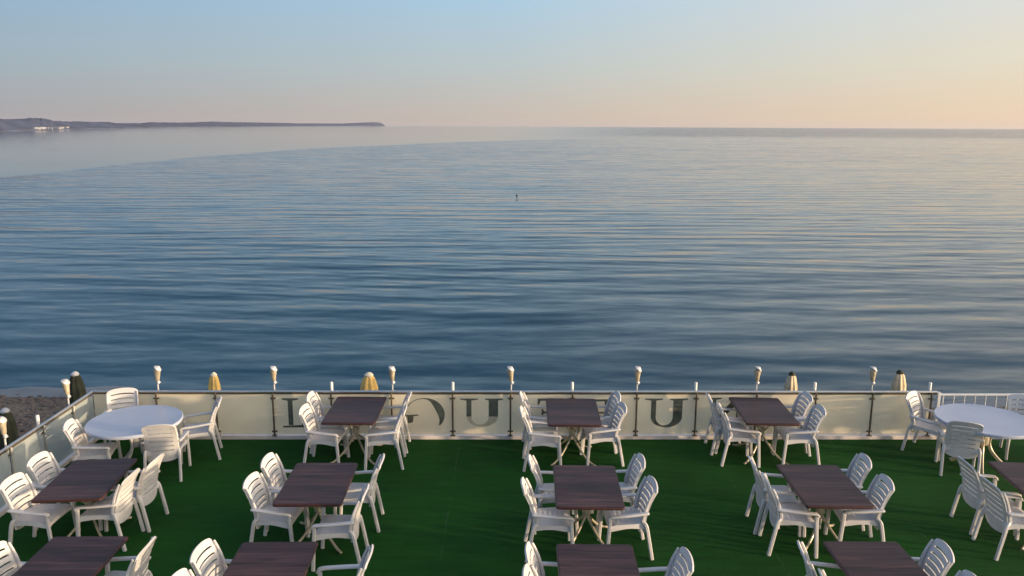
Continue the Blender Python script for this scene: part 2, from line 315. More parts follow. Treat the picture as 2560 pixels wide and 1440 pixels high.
SEA = -2.5
def sea_mat():
    m, t, b = new_mat('sea_water')
    L = t.links.new
    geo = N(t, 'ShaderNodeNewGeometry'); sp = N(t, 'ShaderNodeSeparateXYZ'); L(geo.outputs['Position'], sp.inputs[0])
    def mth(op, a, c=None, d=None, clamp=False):
        n = N(t, 'ShaderNodeMath', operation=op); n.use_clamp = clamp
        for i, x in enumerate((a, c, d)):
            if x is None: continue
            if isinstance(x, (int, float)): n.inputs[i].default_value = x
            else: L(x, n.inputs[i])
        return n.outputs[0]
    def noise(sx, sy, rot=0.0, det=4.0, dist=0.0, off=0.0, rough=0.5):
        mp = N(t, 'ShaderNodeMapping'); mp.vector_type = 'TEXTURE' if False else 'POINT'
        mp.inputs['Rotation'].default_value = (0, 0, 0); mp.inputs['Scale'].default_value = (sx, sy, 1); mp.inputs['Location'].default_value = (off, off * .7, off)
        rt = N(t, 'ShaderNodeVectorRotate', rotation_type='Z_AXIS'); rt.inputs['Angle'].default_value = R(rot)
        L(geo.outputs['Position'], rt.inputs['Vector']); L(rt.outputs[0], mp.inputs['Vector'])
        n = N(t, 'ShaderNodeTexNoise'); n.inputs['Scale'].default_value = 1; n.inputs['Detail'].default_value = det
        n.inputs['Distortion'].default_value = dist; n.inputs['Roughness'].default_value = rough
        L(mp.outputs[0], n.inputs['Vector'])
        s = N(t, 'ShaderNodeSeparateColor'); L(n.outputs['Color'], s.inputs[0])
        return n.outputs['Fac'], s.outputs[0], s.outputs[1]
    # swell slopes: long crests running left to right
    f1, a1, b1 = noise(0.09, 0.52, 3, 2, 0.5)
    f0, a0, b0 = noise(0.02, 0.10, 2, 2, 0.3, 77)
    f2, a2, b2 = noise(0.20, 1.15, -5, 3, 0.5, 11)
    f3, a3, b3 = noise(0.9, 3.6, 7, 2, 0.4, 23)
    f5, a5, b5 = noise(0.40, 2.1, -12, 2, 0.6, 41)
    # calm slick beyond a curved edge, out to the left
    f4, a4, b4 = noise(0.006, 0.02, -10, 4, 0.0, 5)
    X, Y = sp.outputs['X'], sp.outputs['Y']
    q = mth('MAXIMUM', mth('SUBTRACT', Y, 150), 0.0)
    g = mth('MULTIPLY_ADD', mth('MULTIPLY', q, q), 0.00098, -73)
    wob = mth('MULTIPLY', mth('SUBTRACT', f4, 0.5), mth('MULTIPLY', Y, 0.09))
    mr = N(t, 'ShaderNodeMapRange'); mr.interpolation_type = 'SMOOTHSTEP'; mr.inputs[1].default_value = -0.004; mr.inputs[2].default_value = 0.022
    L(mth('DIVIDE', mth('ADD', mth('SUBTRACT', g, X), wob), mth('MAXIMUM', Y, 1.0)), mr.inputs[0])
    m3 = N(t, 'ShaderNodeMapRange'); m3.interpolation_type = 'SMOOTHSTEP'; m3.inputs[1].default_value = 0.18; m3.inputs[2].default_value = -0.06
    L(mth('DIVIDE', X, mth('MAXIMUM', Y, 1.0)), m3.inputs[0])
    slick = mth('MULTIPLY', mr.outputs[0], m3.outputs[0])
    rip = mth('SUBTRACT', 1.0, mth('MULTIPLY', slick, 0.93))
    # a breeze ruffles the far water on the right and leaves a calmer lane before it
    mfar = N(t, 'ShaderNodeMapRange'); mfar.interpolation_type = 'SMOOTHSTEP'; mfar.inputs[1].default_value = 520; mfar.inputs[2].default_value = 760; L(Y, mfar.inputs[0])
    mrt = N(t, 'ShaderNodeMapRange'); mrt.interpolation_type = 'SMOOTHSTEP'; mrt.inputs[1].default_value = 0.0; mrt.inputs[2].default_value = 0.25; L(mth('DIVIDE', X, mth('MAXIMUM', Y, 1.0)), mrt.inputs[0])
    rip = mth('MULTIPLY', rip, mth('ADD', 1.0, mth('MULTIPLY', mth('MULTIPLY', mfar.outputs[0], mrt.outputs[0]), 1.3)))
    mmid = N(t, 'ShaderNodeMapRange'); mmid.interpolation_type = 'SMOOTHSTEP'; mmid.inputs[1].default_value = 60; mmid.inputs[2].default_value = 260; L(Y, mmid.inputs[0])
    rip = mth('MULTIPLY', rip, mth('ADD', 1.0, mth('MULTIPLY', mmid.outputs[0], 0.7)))
    lane = mth('SUBTRACT', 1.0, mth('MULTIPLY', mth('MULTIPLY', mth('MULTIPLY', mrt.outputs[0], 0.45), f4), mth('SUBTRACT', 1.0, mfar.outputs[0])))
    rip = mth('MULTIPLY', rip, lane)
    # regular trains of low ripples with long crests, bent and faded in and out by the slow noises
    def train(wl, deg, amp, ph, wob, am):
        k = 2 * math.pi / wl; ca, sa = math.cos(R(deg)), math.sin(R(deg))
        p = mth('ADD', mth('MULTIPLY', X, k * sa), mth('MULTIPLY', Y, k * ca))
        p = mth('ADD', mth('MULTIPLY_ADD', wob, 9.0, ph), p)
        return mth('MULTIPLY', mth('SINE', p), mth('MULTIPLY', mth('MAXIMUM', mth('SUBTRACT', am, 0.28), 0.0), amp * 3.6))
    g1 = noise(0.035, 0.12, 3, 2, 0.4, 101)[0]; g2 = noise(0.06, 0.16, -8, 2, 0.4, 131)[0]; g3 = noise(0.09, 0.3, 9, 2, 0.4, 161)[0]
    sy = train(2.6, 3, 0.034, 0.0, g1, g2)
    sy = mth('ADD', sy, train(1.75, -9, 0.031, 1.7, g2, g3))
    sy = mth('ADD', sy, train(3.7, -3, 0.032, 3.1, g3, g1))
    sy = mth('ADD', sy, train(1.05, 10, 0.022, 0.6, g3, g2))
    sy = mth('ADD', sy, mth('MULTIPLY', mth('SUBTRACT', f1, 0.5), 0.11))
    sy = mth('ADD', sy, mth('MULTIPLY', mth('SUBTRACT', f2, 0.5), 0.15))
    sy = mth('ADD', sy, mth('MULTIPLY', mth('SUBTRACT', a3, 0.5), 0.13))
    sy = mth('ADD', sy, mth('MULTIPLY', mth('SUBTRACT', f5, 0.5), 0.12))
    sy = mth('ADD', sy, mth('MULTIPLY', mth('SUBTRACT', f0, 0.5), 0.05))
    sy = mth('SUBTRACT', sy, 0.016)
    sx = mth('ADD', mth('MULTIPLY', mth('SUBTRACT', b2, 0.5), 0.06), mth('MULTIPLY', mth('SUBTRACT', b5, 0.5), 0.06))
    sy = mth('MULTIPLY', sy, rip); sx = mth('MULTIPLY', sx, rip)
    cb = N(t, 'ShaderNodeCombineXYZ'); L(sx, cb.inputs[0]); L(sy, cb.inputs[1]); cb.inputs[2].default_value = 1
    nm = N(t, 'ShaderNodeVectorMath', operation='NORMALIZE'); L(cb.outputs[0], nm.inputs[0])
    L(nm.outputs[0], b.inputs['Normal'])
    b.inputs['Base Color'].default_value = (0.002, 0.034, 0.060, 1)
    b.inputs['Roughness'].default_value = 0.06; b.inputs['IOR'].default_value = 1.333
    return m
M['sea'] = sea_mat()

# ---------------------------------------------------------------- setting: sea, beach, terrace, far coast
SHORE = 21.6
def grid_mesh(xs, ys, zf):
    bm = bmesh.new(); V = [[bm.verts.new((x, y, zf(x, y))) for x in xs] for y in ys]
    for j in range(len(ys) - 1):
        for i in range(len(xs) - 1): bm.faces.new((V[j][i], V[j][i + 1], V[j + 1][i + 1], V[j + 1][i]))
    return bm
bm = grid_mesh([-15000, -2000, -200, 0, 200, 2000, 15000], [-600, 0, 18, 60, 300, 2000, 15000], lambda x, y: SEA)
tag(obj('sea', bm, M['sea'], smooth=False), kind='structure')
def shore(x): return 21.05 + 0.5 * min(1, max(0, (-x - 10.3) / 1.2)) + 0.10 * math.sin(x * 0.5) + 0.05 * math.sin(x * 1.7 + 1)
def beach_z(x, y):
    s = shore(x)
    d = s - y
    return SEA - 0.004 + (d * 0.11 if d < 4 else 0.44 + (d - 4) * 0.045) + 0.02 * math.sin(x * 1.3 + y)
xs = [-600, -120, -50] + [-30 + i * .5 for i in range(121)] + [50, 120, 600]
ys = [-600, -40] + [4 + i * 0.5 for i in range(45)] + [40]
tag(obj('beach', grid_mesh(xs, ys, beach_z), M['beach']), kind='structure')

# fence line and corner from the photograph's ground points
def fence_pts():
    a = on_level(700, 1096, 0); b = on_level(2172, 1096, 0)
    d = (b - a).normalized()
    c = on_level(240, 970, 0.82)
    t = (c - a).dot(d)
    corner = a + d * t
    end = a + d * ((on_level(2328, 1095, 0) - a).dot(d))
    # left fence runs from the corner towards the camera
    l1 = on_level(17, 1274, 0); l2 = on_level(190, 1142, 0)
    return corner, end, d, (l1 - corner).normalized()
CORNER, FEND, FD, LD = fence_pts()
print('corner', CORNER, 'end', FEND, FD, LD)
LEND = CORNER + LD * 9.0
FN = Vector((FD.y, -FD.x, 0))                     # towards the camera
LN = Vector((-LD.y, LD.x, 0));  LN = LN if LN.x > 0 else -LN

RIGHT_FAR = CORNER + FD * 24
bm = bmesh.new()
out = 0.12
P = [CORNER - FN * out - LN * out, RIGHT_FAR - FN * out, RIGHT_FAR + FN * 16, CORNER + LD * 16 - LN * out]
top = [bm.verts.new((p.x, p.y, -0.02)) for p in P]; bot = [bm.verts.new((p.x, p.y, -2.3)) for p in P]
bm.faces.new(top); bm.faces.new(bot[::-1])
for i in range(4): bm.faces.new((top[i], top[(i + 1) % 4], bot[(i + 1) % 4], bot[i]))
tag(obj('terrace_slab', bm, M['concrete'], smooth=False), kind='structure')
bm = bmesh.new()
P = [CORNER + FN * .04 + LN * .04, RIGHT_FAR + FN * .04, RIGHT_FAR + FN * 15.9, CORNER + LD * 15.9 + LN * .04]
bm.faces.new([bm.verts.new((p.x, p.y, 0.0)) for p in P])
tag(obj('artificial_turf', bm, M['turf'], smooth=False), kind='structure')

# far coast
def shore_dist(px):
    k = [(-400, 640), (0, 850), (150, 1150), (300, 1550), (600, 3300), (800, 5200), (965, 7200)]
    for (a, la), (b, lb) in zip(k, k[1:]):
        if px <= b: return la + (lb - la) * (px - a) / (b - a)
    return k[-1][1]
def hills():
    # skyline: picture column and height of the crest above the sea horizon, in picture pixels
    prof = [(-400, 14), (-160, 16), (0, 11), (40, 11), (95, 14.5), (115, 12), (135, 7.5), (170, 5.5), (195, 6.5), (230, 4.5), (270, 5), (290, 2.5), (350, 2.2),
            (375, 5), (450, 4.5), (530, 7.5), (600, 6.5), (650, 6), (740, 4.5), (860, 4.5), (900, 7.5), (935, 9), (950, 7.5), (965, 1)]
    bm = bmesh.new(); rows = []; fine = []
    for (a, b) in zip(prof, prof[1:]):
        for k in range(6):
            t = k / 6; fine.append((a[0] * (1 - t) + b[0] * t, a[1] * (1 - t) + b[1] * t))
    fine.append(prof[-1])
    for px, dy in fine:
        L = shore_dist(px); r = ray(px, 316); u = Vector((r.x, r.y, 0)).normalized()
        Lr = L * 1.18 + 40
        h = max((dy * .86 / FOC) * Lr * .97 + (CAM.z - SEA), 1.0) * (1 + 0.04 * random.uniform(-1, 1))
        if px > 960: h = .5
        row = [bm.verts.new((u.x * L, u.y * L, SEA - 1)), bm.verts.new((u.x * L * 1.004, u.y * L * 1.004, SEA + .10 * h))]
        for k in (0.35, 0.65, 1.0, 1.3, 1.8):
            q = L * 1.01 + (Lr - L * 1.01) * k
            s = {0.35: .42, 0.65: .74, 1.0: 1.0, 1.3: .9, 1.8: .02}[k]
            row.append(bm.verts.new((u.x * q, u.y * q, SEA + h * s * (1 + (0.03 * random.uniform(-1, 1) if k != 1 else 0)))))
        rows.append(row)
    for A, B in zip(rows, rows[1:]):
        for i in range(len(A) - 1): bm.faces.new((A[i], B[i], B[i + 1], A[i + 1]))
    return bm
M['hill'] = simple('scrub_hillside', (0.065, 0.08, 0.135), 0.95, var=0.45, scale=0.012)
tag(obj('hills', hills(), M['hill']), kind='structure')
# pale houses of a far village on the coast
bm = bmesh.new()
for i in range(60):
    px = random.choice([random.gauss(98, 8), random.gauss(98, 9), random.gauss(150, 14)])
    L = shore_dist(px) * random.uniform(1.012, 1.05); r = ray(px, 316); u = Vector((r.x, r.y, 0)).normalized()
    s_ = random.uniform(2.0, 4.5)
    box(bm, (u.x * L, u.y * L, SEA + 1.6 + (L / shore_dist(px) - 1) * 25), (s_ * 1.6, s_, random.uniform(1.2, 2.0)))
M['village'] = simple('pale_render', (0.30, 0.31, 0.34), 0.8, var=0.1, scale=0.05)
tag(obj('far_village', bm, M['village'], smooth=False), 'pale houses of a far village on the low coast at the left', 'village', kind='stuff')

# ---------------------------------------------------------------- shore foam
bm = bmesh.new()
rows = []
for i in range(241):
    x = -40 + i * 0.5
    s = shore(x)
    w = 0.38 + 0.14 * math.sin(x * .9) + 0.10 * math.sin(x * 2.3 + 2) + random.uniform(-.06, .06)
    rows.append((bm.verts.new((x, s - 0.3, SEA + .03)), bm.verts.new((x, s + 0.15 + w, SEA + .012))))
for A, B in zip(rows, rows[1:]): bm.faces.new((A[0], B[0], B[1], A[1]))
M['foam'] = film_glass('shore_foam', (0.42, 0.45, 0.50), 0.7, 0.6)
tag(obj('shore_foam', bm, M['foam']), 'thin grey foam line where the sea meets the shingle', 'foam', kind='stuff')
# pebbles on the part of the beach the picture shows
bm = bmesh.new()
for i in range(2600):
    x = random.uniform(-19, -8.2); y = random.uniform(9, 21.5)
    s = random.uniform(.025, .075)
    mtx = Matrix.Translation((x, y, beach_z(x, y) + s * .2)) @ Matrix.Rotation(random.uniform(0, 3), 4, 'Z') @ Matrix.Diagonal((s * 1.3, s, s * .6, 1))
    bmesh.ops.create_icosphere(bm, subdivisions=1, radius=1, matrix=mtx)
M['pebble'] = simple('pebbles', (0.12, 0.095, 0.085), 0.7, var=0.7, scale=3)
tag(obj('beach_pebbles', bm, M['pebble']), 'brown and grey pebbles on the beach outside the side fence', 'pebbles', kind='stuff')

# ---------------------------------------------------------------- white slatted armchair (faces local +X)
def back_xz(v):                                   # v 0..1 from the seat to the top
    z = 0.40 + 0.46 * v
    x = -0.205 - 0.035 * v - 0.100 * max(v, 0) ** 2.2
    return x, z
def chair_proto():
    root = empty('armchair')
    m = M['plastic']
    # backrest with six thin slots, each arching a little like the top edge
    nu, vs = 16, [-0.15, 0.0]
    v = 0.10
    for k in range(6):
        vs += [v, v + 0.036]; v += 0.143
    vs += [0.96, 1.0]
    bm = bmesh.new(); G = []
    for j, vv in enumerate(vs):
        row = []
        for i in range(nu + 1):
            s = i / nu * 2 - 1
            w = 0.212 + 0.010 * min(1, vv * 1.6)
            x, z = back_xz(vv)
            x += 0.028 * s * s                     # wraps forward at the sides
            z += (0.034 * vv if vv >= 0 else -0.045) * (1 - abs(s) ** 2.6) - 0.016 * abs(s) ** 14 * vv ** 6
            row.append(bm.verts.new((x, s * w, z)))
        G.append(row)
    open_rows = set(2 + 2 * k for k in range(6))
    for j in range(len(vs) - 1):
        for i in range(nu):
            if j in open_rows and 2 <= i < nu - 2: continue
            bm.faces.new((G[j][i], G[j][i + 1], G[j + 1][i + 1], G[j + 1][i]))
    bmesh.ops.recalc_face_normals(bm, faces=bm.faces)
    bmesh.ops.solidify(bm, geom=bm.faces[:], thickness=0.018)
    obj('backrest', bm, m, root)
    # seat: dished shell with shallow grooves and a skirt
    bm = bmesh.new(); xsn = [-.21 + i * .0148 for i in range(31)]; G = []
    for i, x in enumerate(xsn):
        t = (x + .21) / .444; row = []
        for k in range(13):
            s = k / 12 * 2 - 1
            groove = -.004 if (i % 4 == 0 and 1 < k < 11 and 2 < i < 28) else 0
            z = .448 - .016 * (1 - s * s) * math.sin(math.pi * min(1, t * 1.05)) - (.02 * max(0, t - .85) / .15) + groove
            row.append(bm.verts.new((x, s * (.212 + .032 * t), z)))
        G.append(row)
    for i in range(30):
        for k in range(12):
            bm.faces.new((G[i][k], G[i][k + 1], G[i + 1][k + 1], G[i + 1][k]))
    rim = [G[i][0] for i in range(31)] + [G[30][k] for k in range(1, 13)] + [G[i][12] for i in range(29, -1, -1)] + [G[0][k] for k in range(11, 0, -1)]
    low = [bm.verts.new((v.co.x * 1.02, v.co.y * 1.03, .385 + .012 * math.cos(v.co.x * 13) * (1 if abs(v.co.y) > .2 else 0) + .01 * math.cos(v.co.y * 6))) for v in rim]
    n = len(rim)
    for i in range(n): bm.faces.new((rim[i], rim[(i + 1) % n], low[(i + 1) % n], low[i]))
    bmesh.ops.recalc_face_normals(bm, faces=bm.faces)
    bmesh.ops.solidify(bm, geom=bm.faces[:], thickness=0.010)
    obj('seat', bm, m, root)
    pr = rrect(.043, .037, .009)
    for s in (1, -1):
        bm = bmesh.new()                           # rear leg runs up the side of the backrest
        path = [(-.285, s * .238, 0), (-.245, s * .236, .22), (-.205, s * .232, .42)]
        for vv in (.15, .35, .6, .8, .95):
            x, z = back_xz(vv); path.append((x + .045, s * (.206 + .010 * min(1, vv * 1.6)), z))
        path = spline(path, 4)
        sc = [1.0 if p.z < .42 else max(.45, 1.0 - (p.z - .42) * 1.15) for p in path]
        sweep(bm, path, pr, Vector((0, 1, 0)), sc); obj('leg', bm, m, root)
        bm = bmesh.new()
        path = spline([(.262, s * .250, 0), (.25, s * .250, .2), (.235, s * .248, .42), (.228, s * .250, .535)], 4)
        sweep(bm, path, pr, Vector((0, 1, 0)), [1.0] * len(path)); obj('leg', bm, m, root)
        bm = bmesh.new()
        path = spline([(-.225, s * .240, .590), (-.12, s * .250, .585), (.05, s * .258, .572), (.19, s * .256, .562), (.240, s * .251, .548), (.246, s * .250, .515)], 5)
        sweep(bm, path, rrect(.058, .028, .009), Vector((0, 0, 1)), [.8] + [1.0] * (len(path) - 2) + [.8]); obj('armrest', bm, m, root)
    return root
proto_chair = chair_proto()
proto_used = [False]
CORN = {'top+': Vector((-.318, .20, .865)), 'top-': Vector((-.318, -.20, .865)),
        'rear+': Vector((-.285, .235, 0)), 'rear-': Vector((-.285, -.235, 0)), 'front+': Vector((.27, .262, 0)), 'front-': Vector((.27, -.262, 0))}
def chair(anchor, px, py, heading, label, group):
    loc = CORN[anchor]; h = R(heading)
    p = on_level(px, py, loc.z)
    q = Matrix.Rotation(h, 3, 'Z') @ loc
    if proto_used[0]: c = copy_tree(proto_chair)
    else: c = proto_chair; proto_used[0] = True
    c.location = (p.x - q.x, p.y - q.y, 0.003); c.rotation_euler = (0, 0, h)
    tag(c, label, 'chair', group)
    return c

# ---------------------------------------------------------------- rectangular table
def table_proto():
    root = empty('dining_table')
    bm = bmesh.new(); box(bm, (0, 0, .728), (.762, 1.142, .024), bev=.003); obj('tabletop', bm, M['wood'], root, angle=30)
    # edge band a little lower and wider than the top sheet
    bm = bmesh.new(); pr = rrect(.022, .030, .006)
    X, Y = .385, .575
    pts = []
    for cx, cy, a0 in ((X - .03, Y - .03, 0), (-X + .03, Y - .03, 90), (-X + .03, -Y + .03, 180), (X - .03, -Y + .03, 270)):
        for k in range(5):
            a = R(a0 + k * 22.5); pts.append((cx + .03 * math.cos(a), cy + .03 * math.sin(a), .7215))
    sweep(bm, pts, pr, closed=True); obj('edge_band', bm, M['wood_edge'], root)
    # four bowed tubes crossing in the middle, and the plate under the top
    for sx in (1, -1):
        for sy in (1, -1):
            bm = bmesh.new()
            path = spline([(-sx * .17, -sy * .24, .70), (-sx * .11, -sy * .14, .58), (-sx * .03, -sy * .03, .42), (sx * .05, sy * .07, .28), (sx * .16, sy * .20, .12), (sx * .27, sy * .31, .03), (sx * .33, sy * .37, .014)], 4)
            sweep(bm, path, circ(.0155, 8), Vector((0.3, 0.7, .2))); obj('leg', bm, M['beige_metal'], root)
    bm = bmesh.new(); box(bm, (0, 0, .698), (.42, .05, .012)); box(bm, (0, .25, .696), (.42, .04, .014)); box(bm, (0, -.25, .696), (.42, .04, .014)); box(bm, (0, 0, .692), (.05, .62, .010))
    obj('frame', bm, M['beige_metal'], root)
    bm = bmesh.new(); lathe(bm, [(.045, .36), (.055, .37), (.055, .45), (.045, .46)], 16); obj('hub', bm, M['beige_metal'], root)
    return root
proto_table = table_proto(); t_used = [False]
def table(tl, tr, br, bl, label):
    P = [on_level(x, y, .74) for x, y in (tl, tr, br, bl)]
    c = sum(P, Vector()) / 4
    ax = ((P[1] - P[0]) + (P[2] - P[3])).normalized(); ay = ((P[0] - P[3]) + (P[1] - P[2])).normalized()
    a1 = math.atan2(ax.y, ax.x); a2 = math.atan2(ay.y, ay.x) - math.pi / 2
    print(label, 'w %.2f d %.2f' % ((P[1] - P[0] + P[2] - P[3]).length / 2, (P[0] - P[3] + P[1] - P[2]).length / 2), 'ang', round(math.degrees(a1), 1), round(math.degrees(a2), 1), 'c', round(c.x, 2), round(c.y, 2))
    o = copy_tree(proto_table) if t_used[0] else proto_table; t_used[0] = True
    o.location = (c.x, c.y, 0.003); o.rotation_euler = (0, 0, a1 * .35 + a2 * .65)
    tag(o, label, 'table', 'dark rectangular tables on the turf')
    return o
BK, MD, FR = 'back row by the cream fence', 'middle row', 'front row at the bottom edge'
table((843, 990), (965, 992), (937, 1061), (805, 1057), 'dark table in front of the cream fence, nearest to the round table at left')
table((1368, 994), (1487, 994), (1502, 1065), (1370, 1065), 'centre one of the three dark tables standing against the cream fence')
table((1823, 992), (1943, 994), (1999, 1061), (1870, 1060), 'rightmost of the three dark tables standing against the cream fence')
table((175, 1148), (343, 1148), (262, 1250), (80, 1248), 'dark table beside the side glass fence, in front of the round table at left')
table((743, 1158), (890, 1158), (856, 1262), (682, 1258), 'dark middle row table directly in front of the leftmost fence-side dark table')
table((1385, 1163), (1535, 1163), (1562, 1271), (1390, 1268), 'dark table in the middle row, directly in front of the centre fence-side table')
table((1947, 1162), (2088, 1162), (2178, 1267), (2024, 1265), 'greyish dark table in the middle row, second from the right')
table((2483, 1155), (2625, 1152), (2745, 1262), (2590, 1262), 'dark table cut by the right edge, in front of the right round table')
table((110, 1352), (318, 1355), (205, 1486), (-25, 1483), 'dark front row table in the bottom left corner of the picture')
table((590, 1368), (792, 1372), (745, 1500), (520, 1497), 'reddish dark table at the bottom edge, second from the left')
table((1390, 1375), (1585, 1375), (1622, 1508), (1400, 1505), 'dark table at the bottom edge near the middle, third from the left')
table((2068, 1368), (2255, 1368), (2370, 1497), (2165, 1497), 'dark table at the bottom edge, rightmost of the front row')

# ---------------------------------------------------------------- chairs
def L(n, s): return s
gB, gM, gF, gR = 'chairs around the tables by the fence', 'chairs around the middle row tables', 'chairs around the front row tables', 'chairs around the round tables'
def lab(side, depth, what): return 'white slatted armchair, %s %s of the %s' % (side, depth, what)
tA = 'leftmost dark table by the cream fence'; tB = 'centre dark table by the cream fence'; tC = 'rightmost dark table by the cream fence'
tD = 'dark table beside the side fence'; tE = 'second dark table of middle row'; tF = 'third dark table of middle row'; tG = 'fourth dark table of middle row'; tH = 'dark table cut by right edge'
tI = 'dark table in bottom left corner'; tJ = 'second dark table along bottom edge'; tK = 'third dark table along bottom edge'; tL = 'last dark table along bottom edge'
four = [
 (tA, gB, (783, 978, 0), (770, 1009, -4), (1026, 978, 182), (1014, 1010, 184)),
 (tB, gB, (1303, 978, 1), (1304, 1014, 0), (1538, 977, 184), (1550, 1004, 186)),
 (tC, gB, (1766, 982, -2), (1792, 1004, -3), (2008, 978, 180), (2042, 1010, 177)),
 (tD, gM, (116, 1128, -1), (54, 1181, -2), (408, 1133, 177), (347, 1170, 179)),
 (tE, gM, (681, 1131, -3), (643, 1179, -5), (958, 1133, 183), (920, 1208, 181)),
 (tF, gM, (1325, 1135, 1), (1308, 1192, 1), (1596, 1132, 182), (1622, 1188, 184)),
 (tG, gM, (1872, 1138, -4), (1905, 1180, -4), (2152, 1132, 174), (2203, 1184, 175)),
 (tJ, gF, (524, 1346, -5), (462, 1420, -5), (930, 1360, 181), None),
 (tK, gF, (1322, 1353, -2), (1318, 1408, -4), (1706, 1366, 182), None),
 (tL, gF, (1996, 1350, -8), (2048, 1420, -6), (2343, 1346, 173), (2413, 1424, 174)),
]
for what, g, a, b, c, d in four:
    chair('top+', a[0], a[1], a[2], lab('left side', 'fence end', what), g)
    chair('top+', b[0], b[1], b[2], lab('left side', 'camera end', what), g)
    chair('top-', c[0], c[1], c[2], lab('right side', 'fence end', what) if d else lab('only one', 'at the right', what), g)
    if d: chair('top-', d[0], d[1], d[2], lab('right side', 'camera end', what), g)
chair('top+', 10, 1352, -6, lab('only one', 'at the left', tI), gF)
chair('top-', 388, 1340, 180, lab('lit one', 'at the right', tI), gF)
chair('top+', 2394, 1140, -1, lab('left side', 'fence end', tH), gM)
chair('top+', 2452, 1190, 0, lab('left side', 'camera end', tH), gM)
chair('top+', 340, 972, -68, 'white slatted armchair between the left round table and the corner of the fence', gR)
chair('top+', 182, 1046, 12, 'white slatted armchair between the left round table and the side glass fence', gR)
chair('rear+', 550, 1149, 197, 'white slatted armchair on the right of the left round table', gR)
chair('rear-', 452, 1204, 100, 'white slatted armchair with back to camera in front of the left round table', gR)
chair('rear-', 2255, 1125, -47, 'white slatted armchair turned sideways at the left of the right round table', gR)
chair('rear+', 2352, 1190, 68, 'white slatted armchair with back to camera in front of the right round table', gR)
chair('top-', 2524, 988, -112, 'white slatted armchair behind the right round table, at the right edge', gR)
chair('front+', 2592, 1165, 200, 'white slatted armchair mostly cut by the right edge beside the round table', gR)

# ---------------------------------------------------------------- round tables
def round_table(px, py, rad, legm, label):
    c = on_level(px, py, .74); root = empty('round_table', (c.x, c.y, .003), R(20))
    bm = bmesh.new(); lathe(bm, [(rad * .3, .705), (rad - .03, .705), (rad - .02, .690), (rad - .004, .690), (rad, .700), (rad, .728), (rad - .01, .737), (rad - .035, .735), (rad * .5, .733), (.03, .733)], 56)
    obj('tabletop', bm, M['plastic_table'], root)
    for k in range(4):
        bm = bmesh.new(); a = R(45 + 90 * k); ca, sa = math.cos(a), math.sin(a)
        path = spline([(ca * .30, sa * .30, .70), (ca * .16, sa * .16, .60), (ca * .085, sa * .085, .42), (ca * .12, sa * .12, .26), (ca * .26, sa * .26, .10), (ca * .40, sa * .40, .012)], 5)
        sweep(bm, path, rrect(.05, .034, .009), Vector((-sa, ca, 0))); obj('leg', bm, legm, root)
    bm = bmesh.new(); lathe(bm, [(.075, .34), (.085, .36), (.085, .46), (.07, .48)], 20); obj('hub', bm, legm, root)
    tag(root, label, 'table', 'round white tables')
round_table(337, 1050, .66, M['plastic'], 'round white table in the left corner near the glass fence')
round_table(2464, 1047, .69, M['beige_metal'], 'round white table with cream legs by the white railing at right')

# ---------------------------------------------------------------- fences
H = 0.82
def along(a, d, px, z, n=None):                    # distance along a fence line where the sight line at column px crosses it
    r = ray(px, 1030)
    # solve CAM + r t on vertical plane through a with direction d
    nn = Vector((d.y, -d.x, 0)); t = (a - CAM).dot(nn) / r.dot(nn)
    p = CAM + r * t
    return (p - a).dot(d)
def fence_rail(bm, a, b, n):
    sweep(bm, [a + Vector((0, 0, H - .022)), b + Vector((0, 0, H - .022))], circ(.024, 14))
def build_fence(name, a, d, n, posts, length, panel_mat, label, letters=None):
    root = empty(name, a); A = Vector((0, 0, 0))
    def loc(s, off, z): return A + d * s + n * off + Vector((0, 0, z))
    rot = Matrix((d, n, Vector((0, 0, 1)))).transposed()
    bm = bmesh.new(); sweep(bm, [loc(0, 0, H - .022), loc(length, 0, H - .022)], circ(.022, 14)); obj('top_rail', bm, M['steel'], root)
    bm = bmesh.new(); box(bm, loc(length / 2, 0, H - .054), (length, .020, .020), rot); obj('rail_shade_strip', bm, M['dark_metal'], root, smooth=False)  # dark strip standing in for the shade below the rail
    bm = bmesh.new(); box(bm, loc(length / 2, 0, .030), (length + .1, .10, .064), rot, bev=.006); obj('kerb', bm, M['kerb'], root)
    stops = sorted(set([0.0] + [p[0] for p in posts] + [length]))
    pan = []
    for s0, s1 in zip(stops, stops[1:]):
        if s1 - s0 < .15: continue
        bm = bmesh.new(); box(bm, loc((s0 + s1) / 2, 0, (.085 + H - .066) / 2), (s1 - s0 - .012, .010, H - .066 - .085), rot)
        po = obj('glass_panel', bm, panel_mat, root, smooth=False); pan.append((s0, s1, po))
        po.data.materials.append(M['pane'])
        for f in po.data.polygons: f.material_index = 0 if f.normal.dot(n) > .9 else 1
    for s, kind in posts:
        bm = bmesh.new(); sweep(bm, [loc(s, .032, .05), loc(s, .032, H - .03)], circ(.0145, 10)); box(bm, loc(s, .035, .066), (.075, .06, .012), rot, bev=.003)
        po = obj('post', bm, M['dark_metal'] if panel_mat is M['cream_panel'] else M['grey_metal'], root)
        for z in (.13, .69):
            bm = bmesh.new(); box(bm, loc(s, .016, z), (.085, .034, .022), rot, bev=.004); obj('clamp', bm, M['dark_metal'], po, angle=30)
        if kind == 'stub':
            bm = bmesh.new(); lathe(bm, [(.024, H - .03), (.024, H + .115), (.020, H + .125)], 12, loc(s, -.05, 0)); obj('white_stub', bm, M['pvc'], po)
    tag(root, label, 'fence')
    return root, pan, loc
fposts = [(395, 'lamp'), (543, 'plain'), (685, 'lamp'), (830, 'stub'), (980, 'lamp'), (1132, 'stub'), (1276, 'lamp'), (1430, 'stub'), (1590, 'lamp'), (1738, 'stub'), (1888, 'lamp'), (2035, 'stub'), (2176, 'lamp'), (2322, 'stub')]
flen = (FEND - CORNER).dot(FD)
